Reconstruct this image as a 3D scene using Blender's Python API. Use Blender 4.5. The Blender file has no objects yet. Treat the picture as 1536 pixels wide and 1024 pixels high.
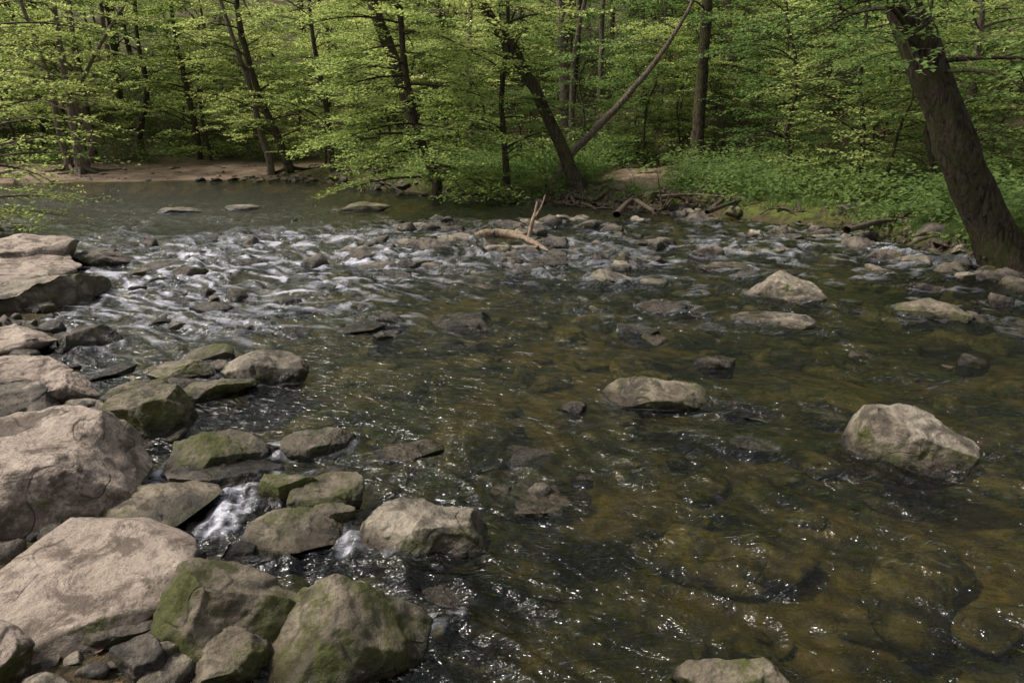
import bpy, bmesh, math, numpy as np
from math import radians, sin, cos, tan
RNG=np.random.default_rng(7)
# ------------------------------------------------------------------ camera
CAMH=2.0; PITCH=radians(16.2); LENS=26.0; F=LENS/36*1536
sc=bpy.context.scene
cam_d=bpy.data.cameras.new("camera"); cam=bpy.data.objects.new("camera",cam_d)
sc.collection.objects.link(cam); sc.camera=cam
cam.location=(0,0,CAMH); cam.rotation_euler=(math.pi/2-PITCH,0,0)
cam_d.lens=LENS; cam_d.sensor_width=36; cam_d.clip_end=1000; cam_d.clip_start=0.05
def sight(px,py):
    dx=(px-768)/F; dy=(512-py)/F
    return np.array([dx, cos(PITCH)+dy*sin(PITCH), -sin(PITCH)+dy*cos(PITCH)])
def ground(px,py,z=0.0):
    d=sight(px,py); t=(z-CAMH)/d[2]
    return np.array([0,0,CAMH])+d*t, t
def at_dist(px,py,Y):
    d=sight(px,py); t=Y/d[1]
    return np.array([0,0,CAMH])+d*t, t
# ------------------------------------------------------------------ noise
_p=np.random.default_rng(3).permutation(256)
_a=np.arange(256)*2*math.pi/256; _c=np.cos(_a); _s=np.sin(_a)
_g3=np.random.default_rng(5).normal(size=(256,3)); _g3/=np.linalg.norm(_g3,axis=1)[:,None]
def fade(t): return t*t*t*(t*(t*6-15)+10)
def pn2(x,y,seed=0):
    xi=np.floor(x).astype(np.int64); yi=np.floor(y).astype(np.int64); xf=x-xi; yf=y-yi
    u=fade(xf); v=fade(yf)
    def g(ix,iy,fx,fy):
        h=_p[(_p[(ix+seed*17)&255]+iy)&255]; return _c[h]*fx+_s[h]*fy
    a=g(xi,yi,xf,yf); b=g(xi+1,yi,xf-1,yf); c=g(xi,yi+1,xf,yf-1); d=g(xi+1,yi+1,xf-1,yf-1)
    return (a*(1-u)+b*u)*(1-v)+(c*(1-u)+d*u)*v*1.0
def fbm2(x,y,o=4,seed=0):
    r=0;a=1.0
    for i in range(o):
        r=r+a*pn2(x*2**i,y*2**i,seed+i); a*=.5
    return r
def pn3(p,seed=0):
    pi=np.floor(p).astype(np.int64); pf=p-pi; u=fade(pf)
    r=0
    for i in (0,1):
        for j in (0,1):
            for k in (0,1):
                h=_p[(_p[(_p[(pi[:,0]+i+seed*13)&255]+pi[:,1]+j)&255]+pi[:,2]+k)&255]
                g=_g3[h]
                d=g[:,0]*(pf[:,0]-i)+g[:,1]*(pf[:,1]-j)+g[:,2]*(pf[:,2]-k)
                w=(u[:,0] if i else 1-u[:,0])*(u[:,1] if j else 1-u[:,1])*(u[:,2] if k else 1-u[:,2])
                r=r+w*d
    return r
def fbm3(p,o=4,seed=0):
    r=0;a=1.0
    for i in range(o):
        r=r+a*pn3(p*2**i,seed+i); a*=.5
    return r
def sstep(a,b,x):
    t=np.clip((x-a)/(b-a),0,1); return t*t*(3-2*t)
# ------------------------------------------------------------------ mesh utils
def make_mesh(name,verts,faces,mat,smooth=True,attrs=None):
    me=bpy.data.meshes.new(name)
    verts=np.asarray(verts,dtype=np.float32); faces=np.asarray(faces,dtype=np.int32)
    n,k=faces.shape
    me.vertices.add(len(verts)); me.vertices.foreach_set("co",verts.ravel())
    me.loops.add(n*k); me.loops.foreach_set("vertex_index",faces.ravel())
    me.polygons.add(n); me.polygons.foreach_set("loop_start",np.arange(n,dtype=np.int32)*k)
    me.update(calc_edges=True)
    me.polygons.foreach_set("use_smooth",np.full(n,smooth,dtype=bool))
    if attrs:
        for an,av in attrs.items():
            a=me.attributes.new(an,'FLOAT','POINT'); a.data.foreach_set("value",np.asarray(av,dtype=np.float32))
    me.materials.append(mat)
    me.update()
    return me
def add_obj(name,me,parent=None,loc=(0,0,0),rot=(0,0,0),scale=(1,1,1)):
    o=bpy.data.objects.new(name,me); sc.collection.objects.link(o)
    o.location=loc; o.rotation_euler=rot; o.scale=scale
    if parent: o.parent=parent
    return o
class Bag:
    def __init__(s): s.v=[];s.f=[];s.n=0;s.a=[]
    def add(s,v,f,a=None):
        s.v.append(v); s.f.append(f+s.n); s.n+=len(v)
        if a is not None: s.a.append(a)
    def mesh(s,name,mat,smooth=True):
        at={"v":np.concatenate(s.a)} if s.a else None
        return make_mesh(name,np.concatenate(s.v),np.concatenate(s.f),mat,smooth,at)
def resample(pts,n):
    pts=np.asarray(pts,float); m=len(pts)
    P=np.vstack([2*pts[0]-pts[1],pts,2*pts[-1]-pts[-2]])
    t=np.linspace(0,m-1-1e-6,n); i=t.astype(int); f=(t-i)[:,None]
    p0,p1,p2,p3=P[i],P[i+1],P[i+2],P[i+3]
    return .5*((2*p1)+(-p0+p2)*f+(2*p0-5*p1+4*p2-p3)*f*f+(-p0+3*p1-3*p2+p3)*f**3)
def tube(path,rad,sides=8,rough=0.0,seed=0):
    path=np.asarray(path,float); n=len(path); rad=np.broadcast_to(rad,(n,))
    T=np.gradient(path,axis=0); T/=np.linalg.norm(T,axis=1)[:,None]+1e-9
    ref=np.array([1,0.1,0.05]) if abs(T[:,0]).mean()<.7 else np.array([0.05,0.1,1.0])
    A=np.cross(T,ref); A/=np.linalg.norm(A,axis=1)[:,None]+1e-9
    B=np.cross(T,A)
    th=np.linspace(0,2*math.pi,sides,endpoint=False)
    ring=A[:,None,:]*np.cos(th)[None,:,None]+B[:,None,:]*np.sin(th)[None,:,None]
    r=rad[:,None]*np.ones((1,sides))
    if rough>0:
        q=(path[:,None,:]+ring*rad[:,None,None]).reshape(-1,3)
        r=r*(1+rough*fbm3(q*np.array([5,5,2.0])+seed,3,seed%7).reshape(n,sides))
    V=(path[:,None,:]+ring*r[:,:,None]).reshape(-1,3)
    i=np.arange(n-1)[:,None]*sides; j=np.arange(sides)[None,:]; j2=(j+1)%sides
    Fq=np.stack([i+j,i+j2,i+sides+j2,i+sides+j],-1).reshape(-1,4)
    return V,Fq
# ------------------------------------------------------------------ node helpers
def new_mat(name):
    m=bpy.data.materials.new(name); m.use_nodes=True
    nt=m.node_tree; nt.nodes.clear()
    return m,nt
def link(nt,a,b): nt.links.new(a,b)
def ramp(nt,src,stops):
    r=nt.nodes.new('ShaderNodeValToRGB'); e=r.color_ramp.elements
    while len(e)<len(stops): e.new(.5)
    for i,(p,c) in enumerate(stops):
        e[i].position=p; e[i].color=(c,c,c,1) if not hasattr(c,'__len__') else (*c,1)
    link(nt,src,r.inputs[0]); return r.outputs[0]
def noise(nt,vec,scale,detail=4,rough=.5,dist=0):
    n=nt.nodes.new('ShaderNodeTexNoise'); n.inputs['Scale'].default_value=scale
    n.inputs['Detail'].default_value=detail; n.inputs['Roughness'].default_value=rough; n.inputs['Distortion'].default_value=dist
    link(nt,vec,n.inputs['Vector']); return n.outputs['Fac']
def mixc(nt,f,a,b,mode='MIX'):
    m=nt.nodes.new('ShaderNodeMix'); m.data_type='RGBA'; m.blend_type=mode
    for s,i in ((f,0),(a,6),(b,7)):
        if isinstance(s,(int,float)): m.inputs[i].default_value=s
        elif isinstance(s,tuple): m.inputs[i].default_value=(*s,1)
        else: link(nt,s,m.inputs[i])
    return m.outputs[2]
def math_(nt,op,a,b=None,clamp=False):
    m=nt.nodes.new('ShaderNodeMath'); m.operation=op; m.use_clamp=clamp
    for s,i in ((a,0),(b,1)):
        if s is None: continue
        if isinstance(s,(int,float)): m.inputs[i].default_value=s
        else: link(nt,s,m.inputs[i])
    return m.outputs[0]
def maprange(nt,v,a,b,c=0,d=1):
    m=nt.nodes.new('ShaderNodeMapRange'); m.clamp=True
    for i,x in enumerate((a,b,c,d)): m.inputs[i+1].default_value=x
    link(nt,v,m.inputs[0]); return m.outputs[0]
def attr(nt,name):
    a=nt.nodes.new('ShaderNodeAttribute'); a.attribute_name=name; return a.outputs['Fac']
def finish(nt,col,rough,h=None,bstr=.5,bdist=.02,spec=.5):
    p=nt.nodes.new('ShaderNodeBsdfPrincipled'); o=nt.nodes.new('ShaderNodeOutputMaterial')
    link(nt,col,p.inputs['Base Color'])
    if isinstance(rough,float): p.inputs['Roughness'].default_value=rough
    else: link(nt,rough,p.inputs['Roughness'])
    p.inputs['Specular IOR Level'].default_value=spec
    if h is not None:
        b=nt.nodes.new('ShaderNodeBump'); b.inputs['Strength'].default_value=bstr; b.inputs['Distance'].default_value=bdist
        link(nt,h,b.inputs['Height']); link(nt,b.outputs[0],p.inputs['Normal'])
    link(nt,p.outputs[0],o.inputs[0])
def wpos(nt):
    g=nt.nodes.new('ShaderNodeNewGeometry'); s=nt.nodes.new('ShaderNodeSeparateXYZ'); link(nt,g.outputs['Position'],s.inputs[0])
    sn=nt.nodes.new('ShaderNodeSeparateXYZ'); link(nt,g.outputs['Normal'],sn.inputs[0])
    return g.outputs['Position'],s.outputs[2],sn.outputs[2]
# ------------------------------------------------------------------ materials
def rock_mat(name,dark,mid,light,moss,wet=.05,top=.35):
    m,nt=new_mat(name); P,z,nz=wpos(nt)
    n1=noise(nt,P,2.3,6,.62,.3); n2=noise(nt,P,15,8,.7); n3=noise(nt,P,80,3,.7); n4=noise(nt,P,4.2,6,.72,.5)
    c=ramp(nt,n1,[(.34,dark),(.47,mid),(.60,light)])
    c=mixc(nt,ramp(nt,n2,[(.38,.9),(.53,0.)]),c,dark)
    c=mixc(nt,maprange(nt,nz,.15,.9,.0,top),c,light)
    c=mixc(nt,ramp(nt,n3,[(.52,.0),(.8,.5)]),c,light)
    c=mixc(nt,ramp(nt,n3,[(.30,.65),(.44,0.)]),c,(.03,.025,.02))
    c=mixc(nt,ramp(nt,n4,[(.49,0.),(.58,.85)]),c,dark)
    rg=math_(nt,'ABSOLUTE',math_(nt,'SUBTRACT',noise(nt,P,.8,3,.6,.0),.5))
    crack=ramp(nt,rg,[(.0,0.),(.004,1.)])
    cm=math_(nt,'MULTIPLY',math_(nt,'SUBTRACT',1.0,crack),ramp(nt,n4,[(.44,0.),(.54,.6)]))
    c=mixc(nt,cm,c,(.025,.02,.015))
    mz=math_(nt,'ADD',noise(nt,P,3.3,7,.72),maprange(nt,nz,-.2,.95,.10,-.08))
    mf=ramp(nt,mz,[(.60-.17*moss,0.),(.70-.16*moss,.92)])
    mc=mixc(nt,noise(nt,P,50,3),(.018,.022,.005),(.10,.105,.018))
    c=mixc(nt,mf,c,mc)
    wz=math_(nt,'ADD',z,math_(nt,'MULTIPLY',math_(nt,'SUBTRACT',noise(nt,P,7,4),.5),.14))
    wf=maprange(nt,wz,wet,wet+.07,1,0)
    c=mixc(nt,math_(nt,'MULTIPLY',wf,.9),c,mixc(nt,1.0,c,(.19,.16,.11),'MULTIPLY'))
    r=maprange(nt,wf,0,1,.8,.18)
    h=math_(nt,'ADD',math_(nt,'MULTIPLY',n2,1.7),math_(nt,'MULTIPLY',n3,.2))
    h=math_(nt,'ADD',h,math_(nt,'MULTIPLY',cm,-.8)); h=math_(nt,'ADD',h,math_(nt,'MULTIPLY',n4,.8))
    finish(nt,c,r,h,.85,.026,.35); return m
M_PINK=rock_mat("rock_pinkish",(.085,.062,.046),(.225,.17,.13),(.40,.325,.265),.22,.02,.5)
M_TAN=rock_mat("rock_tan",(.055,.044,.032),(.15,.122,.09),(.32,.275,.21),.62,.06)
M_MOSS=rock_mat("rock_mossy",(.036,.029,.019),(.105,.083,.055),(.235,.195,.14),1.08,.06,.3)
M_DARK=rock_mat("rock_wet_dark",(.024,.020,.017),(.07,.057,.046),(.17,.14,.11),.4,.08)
def terrain_mat():
    m,nt=new_mat("forest_ground"); P,z,nz=wpos(nt)
    n1=noise(nt,P,1.3,5,.6); n2=noise(nt,P,22,5,.7); n3=noise(nt,P,5,5,.6,.6)
    lit=mixc(nt,ramp(nt,n2,[(.38,0.),(.62,1.)]),(.022,.015,.009),(.10,.066,.038))
    lit=mixc(nt,ramp(nt,n1,[(.40,0.),(.6,.6)]),lit,(.03,.042,.011))
    sand=mixc(nt,ramp(nt,n2,[(.35,0.),(.65,1.)]),(.13,.085,.06),(.34,.25,.185))
    sand=mixc(nt,ramp(nt,n1,[(.42,0.),(.60,.75)]),sand,(.09,.06,.04))
    c=mixc(nt,attr(nt,"sand"),lit,sand)
    moss=mixc(nt,noise(nt,P,30,4,.7),(.03,.045,.008),(.15,.17,.03))
    mf=math_(nt,'MULTIPLY',attr(nt,"moss"),ramp(nt,n3,[(.42,0.),(.54,1.)]))
    c=mixc(nt,mf,c,moss)
    v=nt.nodes.new('ShaderNodeTexVoronoi'); v.inputs['Scale'].default_value=5.5; v.inputs['Randomness'].default_value=1
    vd=nt.nodes.new('ShaderNodeVectorMath'); vd.operation='ADD'; nn=nt.nodes.new('ShaderNodeTexNoise'); nn.inputs['Scale'].default_value=2.2; link(nt,P,nn.inputs['Vector'])
    link(nt,P,vd.inputs[0]); link(nt,nn.outputs['Color'],vd.inputs[1]); link(nt,vd.outputs[0],v.inputs['Vector'])
    bed=mixc(nt,ramp(nt,v.outputs['Distance'],[(.1,1.),(.55,0.)]),(.030,.029,.012),(.19,.155,.065))
    bed=mixc(nt,ramp(nt,n3,[(.4,0.),(.6,.7)]),bed,(.055,.068,.026))
    bed=mixc(nt,ramp(nt,n1,[(.45,0.),(.62,.7)]),bed,(.27,.185,.07))
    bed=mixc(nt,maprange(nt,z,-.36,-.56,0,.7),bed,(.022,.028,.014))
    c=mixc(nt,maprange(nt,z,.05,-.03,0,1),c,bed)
    h=math_(nt,'ADD',n2,math_(nt,'MULTIPLY',n3,1.5))
    finish(nt,c,.9,h,.9,.05,.2); return m
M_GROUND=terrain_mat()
def bark_mat(name,a,b,mossy):
    m,nt=new_mat(name); P,z,nz=wpos(nt)
    mp=nt.nodes.new('ShaderNodeMapping'); mp.inputs['Scale'].default_value=(1,1,.28); link(nt,P,mp.inputs[0])
    n1=noise(nt,mp.outputs[0],20,6,.75,.6); n2=noise(nt,P,3,4)
    c=mixc(nt,ramp(nt,n1,[(.38,0.),(.60,1.)]),a,b)
    c=mixc(nt,math_(nt,'MULTIPLY',ramp(nt,n2,[(.45,0.),(.6,1.)]),mossy),c,(.06,.065,.016))
    finish(nt,c,.9,n1,1.0,.08,.15); return m
M_BARK=bark_mat("bark_dark",(.010,.008,.006),(.095,.072,.05),.55)
M_BARK2=bark_mat("bark_pale",(.07,.055,.042),(.24,.19,.145),.2)
M_ROOT=bark_mat("root_bark",(.03,.022,.016),(.17,.13,.095),.3)
M_WOOD=bark_mat("driftwood",(.18,.12,.08),(.42,.32,.22),.0)
def leaf_mat(name,d0,d1,t0,t1,tr=.5):
    m,nt=new_mat(name); v=attr(nt,"v")
    oi=nt.nodes.new('ShaderNodeObjectInfo')
    f=math_(nt,'ADD',math_(nt,'MULTIPLY',v,.65),math_(nt,'MULTIPLY',oi.outputs['Random'],.35))
    cd=mixc(nt,f,d0,d1); ct=mixc(nt,f,t0,t1)
    D=nt.nodes.new('ShaderNodeBsdfDiffuse'); T=nt.nodes.new('ShaderNodeBsdfTranslucent')
    link(nt,cd,D.inputs[0]); link(nt,ct,T.inputs[0])
    a=nt.nodes.new('ShaderNodeMixShader'); a.inputs[0].default_value=tr; link(nt,D.outputs[0],a.inputs[1]); link(nt,T.outputs[0],a.inputs[2])
    o=nt.nodes.new('ShaderNodeOutputMaterial'); link(nt,a.outputs[0],o.inputs[0]); return m
M_LEAF=leaf_mat("leaves_bright",(.10,.165,.05),(.30,.35,.12),(.27,.38,.085),(.68,.72,.24),.5)
M_LEAF2=leaf_mat("leaves_green",(.04,.08,.027),(.13,.18,.06),(.11,.21,.05),(.36,.46,.14),.5)
M_HERB=leaf_mat("leaves_herb",(.05,.095,.032),(.18,.235,.08),(.11,.20,.05),(.30,.40,.12),.4)
M_DEAD=leaf_mat("leaves_fallen",(.12,.06,.03),(.30,.17,.09),(.1,.05,.02),(.2,.1,.05),.15)
# ------------------------------------------------------------------ terrain
CH_R=np.array([(9.5,-8),(9.3,3),(8.6,7),(7.3,9.3),(6.7,10.6),(6.6,12.5),(6.3,14.0),(4.8,16.6),(2.3,19.0),(-.3,20.8),(-2.7,23),(-5,26.5),(-8,29),(-11,29.5),(-16,28),(-21,26.8),(-30,29),(-60,38)],float)
CH_L=np.array([(-60,28),(-40,24),(-22,21),(-15,19.5),(-11.5,16),(-8.5,13),(-6.6,10.6),(-5.2,8.3),(-4.2,6.5),(-3.2,5.3),(-2.5,4.5),(-2.0,3.6),(-1.3,2.9),(-0.75,2.2),(-.5,1),(-.2,-8)],float)
POLY=np.vstack([CH_R,CH_L])
def dchain(x,y,C):
    d=np.full(x.shape,1e9)
    for a,b in zip(C[:-1],C[1:]):
        ab=b-a; t=np.clip(((x-a[0])*ab[0]+(y-a[1])*ab[1])/(ab@ab),0,1)
        d=np.minimum(d,np.hypot(x-a[0]-t*ab[0],y-a[1]-t*ab[1]))
    return d
def inside(x,y):
    r=np.zeros(x.shape,bool); n=len(POLY)
    for i in range(n):
        x1,y1=POLY[i]; x2,y2=POLY[(i+1)%n]
        if y1==y2: continue
        c=((y1>y)!=(y2>y))&(x<(x2-x1)*(y-y1)/(y2-y1)+x1); r^=c
    return r
def terr(x,y):
    x=np.asarray(x,float); y=np.asarray(y,float)
    wx=.5*pn2(x*.8,y*.8,4); wy=.5*pn2(x*.8+9,y*.8,5)
    X=x+wx*np.clip(y/12,0.2,1.3); Yy=y+wy*np.clip(y/12,0.2,1.3)
    dR=dchain(X,Yy,CH_R); dL=dchain(X,Yy,CH_L); ins=inside(X,Yy); sd=np.minimum(dR,dL)
    shallow=np.exp(-((x+7)/5)**2-((y-12)/3.5)**2)*.16+np.exp(-((x+.3)/2.0)**2-((y-6.0)/1.9)**2)*.22+np.exp(-((x-2.6)/1.2)**2-((y-3.6)/1.0)**2)*.12
    deep=.22*sstep(15,20,y)
    zin=-.05-(.38+deep-shallow)*sstep(0,1.6,sd)+.08*fbm2(x*1.3,y*1.3,3,2)
    right=dR<dL
    sandy=np.where(right,sstep(-6.5,-10,x),0)
    bank_r=.34*sstep(0,1.0,sd)+.05*sd+.16*fbm2(x*.9,y*.9,4,8)
    bank_s=.065*sd+.02
    hill=.30*np.maximum(0,sd-6.0-3*sandy)*sstep(5,11,sd)
    zr=bank_r*(1-sandy)+bank_s*sandy+hill+1.0*fbm2(x*.12,y*.12,3,6)*sstep(6,15,sd)
    zl=.03+.14*sstep(0,1.5,sd)+.05*np.minimum(sd,15)+.18*np.maximum(0,sd-9)+.07*fbm2(x*1.2,y*1.2,4,9)
    z=np.where(ins,zin,np.where(right,zr,zl)); z=np.where(ins,z,np.minimum(z,26+0*z))
    path=np.exp(-((x-3.6-.3*(y-22))/1.1)**2)*sstep(19.6,20.6,y)*sstep(26.5,24,y)
    sand=np.where(ins,0,np.where(right,np.maximum(sandy*sstep(7.5,4.5,sd),path),sstep(9,12,y)*.7*sstep(6,2,sd)))
    moss=np.where(ins,0,np.where(right,(1-sandy)*sstep(6.5,3,sd)*(1-path)*sstep(.2,.7,sd)+sandy*.15*sstep(3,6,sd),sstep(8,14,y)*.3))
    return z,sand,moss
def H(x,y): return float(terr(np.array([x]),np.array([y]))[0][0])
u=np.linspace(-1,1,480); gx=-2+110*np.sinh(4.2*u)/np.sinh(4.2)
v=np.linspace(-.6,1,520); gy=4+170*np.sinh(4.2*v)/np.sinh(4.2)
X,Y=np.meshgrid(gx,gy); z,sd_,ms_=terr(X.ravel(),Y.ravel())
nx,ny=len(gx),len(gy); i=np.arange(ny-1)[:,None]*nx+np.arange(nx-1)[None,:]
faces=np.stack([i,i+1,i+nx+1,i+nx],-1).reshape(-1,4)
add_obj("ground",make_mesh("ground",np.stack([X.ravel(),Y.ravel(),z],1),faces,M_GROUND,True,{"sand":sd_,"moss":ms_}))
# ------------------------------------------------------------------ rocks
_ico={}
def ico(s):
    if s not in _ico:
        bm=bmesh.new(); bmesh.ops.create_icosphere(bm,subdivisions=s,radius=1)
        V=np.array([v.co[:] for v in bm.verts]); Fc=np.array([[v.index for v in f.verts] for f in bm.faces]); bm.free(); _ico[s]=(V,Fc)
    return _ico[s]
def rock_geo(rng,dims,sub=5,nf=10,flat=.6,rough=.06,planes=None,lo_d=.44):
    V,Fc=ico(sub); p=V.copy()
    if planes:
        for (a,b,c,d) in planes:
            n=np.array([a,b,c],float); n/=np.linalg.norm(n); t=p@n-d; p-=np.outer(np.maximum(t,0)*.98,n)
    for k in range(nf):
        n=rng.normal(size=3); n[2]*=.7; n/=np.linalg.norm(n); d=rng.uniform(lo_d,.80)+(.12 if planes else 0)
        t=p@n-d; p-=np.outer(np.maximum(t,0)*.98,n)
    if not planes:
        n=np.array([rng.uniform(-.45,.45),rng.uniform(-.4,.15),1]); n/=np.linalg.norm(n)
        t=p@n-flat; p-=np.outer(np.maximum(t,0)*.95,n)
    lo,hi=p.min(0),p.max(0); p=(p-(lo+hi)/2)/((hi-lo)/2)
    off=rng.uniform(0,60,3); ds=np.array(dims)/2
    s=float(np.cbrt(ds[0]*ds[1]*ds[2]))
    q=p*ds
    # stepped chips: noise pushed through a soft threshold gives broken ledges
    ch=sstep(.02,.14,pn3(q/s*1.7+off,7))
    nn=fbm3(q/s*1.1+off,3,1)*rough*1.4+fbm3(q/s*5+off,4,3)*rough*.55+ch*rough*.7
    q=q+V*nn[:,None]*s
    return q,Fc
PL={1:[(.05,-.18,1,.50),(.85,-.45,.45,.55),(-.05,-.95,.35,.62),(.45,-.8,.2,.66)],
45:[(.42,-.15,.85,.42),(-.95,-.15,.35,.62),(-.35,-.9,.35,.55),(.5,-.8,.3,.6),(-.3,.2,.9,.72)],
39:[(.45,-.1,.8,.45),(-.7,-.2,.6,.55),(.1,-.9,.4,.6)],
4:[(.6,-.25,.75,.55),(-.65,-.2,.7,.62),(-.1,-.85,.5,.68),(.9,-.3,.2,.8)],
3:[(.45,.0,.85,.6),(-.85,-.3,.4,.6),(.1,-.9,.45,.6)],
9:[(.1,-.1,1,.5),(-.75,-.5,.35,.62),(.15,-.9,.3,.55),(.9,-.2,.3,.75)],
15:[(.35,-.2,.9,.5),(-.7,-.2,.6,.6),(.2,-.9,.3,.6)],
6:[(.45,-.3,.8,.55),(-.6,-.4,.6,.55)],
37:[(.35,-.2,.85,.5),(-.7,-.3,.5,.55)],
14:[(-.1,-.1,1,.6),(.8,-.4,.3,.6),(.2,-.9,.3,.6)],
44:[(.12,-.15,1,.5),(-.7,-.5,.5,.7),(.8,-.3,.5,.7)],
8:[(.3,-.35,.85,.5),(-.5,-.5,.6,.6),(.8,-.2,.5,.65)]}
ROCKS=[]
def rock(name,x0,y0,x1,y1,mat,zb=0.0,seed=0,flat=.6,nf=10,dr=.75,sub=None,rough=.07,sink=.35,ring=1):
    cx=(x0+x1)/2; G,t=ground(cx,y1,zb)
    w=(x1-x0)/F*t; al=math.atan2(CAMH-zb,G[1]); D=w*dr
    h=((y1-y0)/F*t-D*sin(al)*.72)/cos(al); h=max(h,.14*w)
    if sub is None: sub=6 if w*F/t>90 else 5
    full=h/(1-sink); dirn=np.array([G[0],G[1],0]); dirn/=np.linalg.norm(dirn)
    c=G+dirn*D*.46; rng=np.random.default_rng(1000+seed)
    q,Fc=rock_geo(rng,(w*1.03,D,full),sub,nf,flat,rough if seed!=2 else .035,PL.get(seed))
    o=add_obj(name,make_mesh(name,q,Fc,mat),loc=(c[0],c[1],zb+h-full/2))
    yaw=-math.atan2(dirn[0],dirn[1]); o.rotation_euler=(0,0,yaw)
    if ring and zb<.05: ROCKS.append((c[0],c[1],w/2,D/2,yaw,1 if zb>=0 else .15))
    return o
B='boulder'; S='rock_slab'; R='river_rock'
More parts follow.
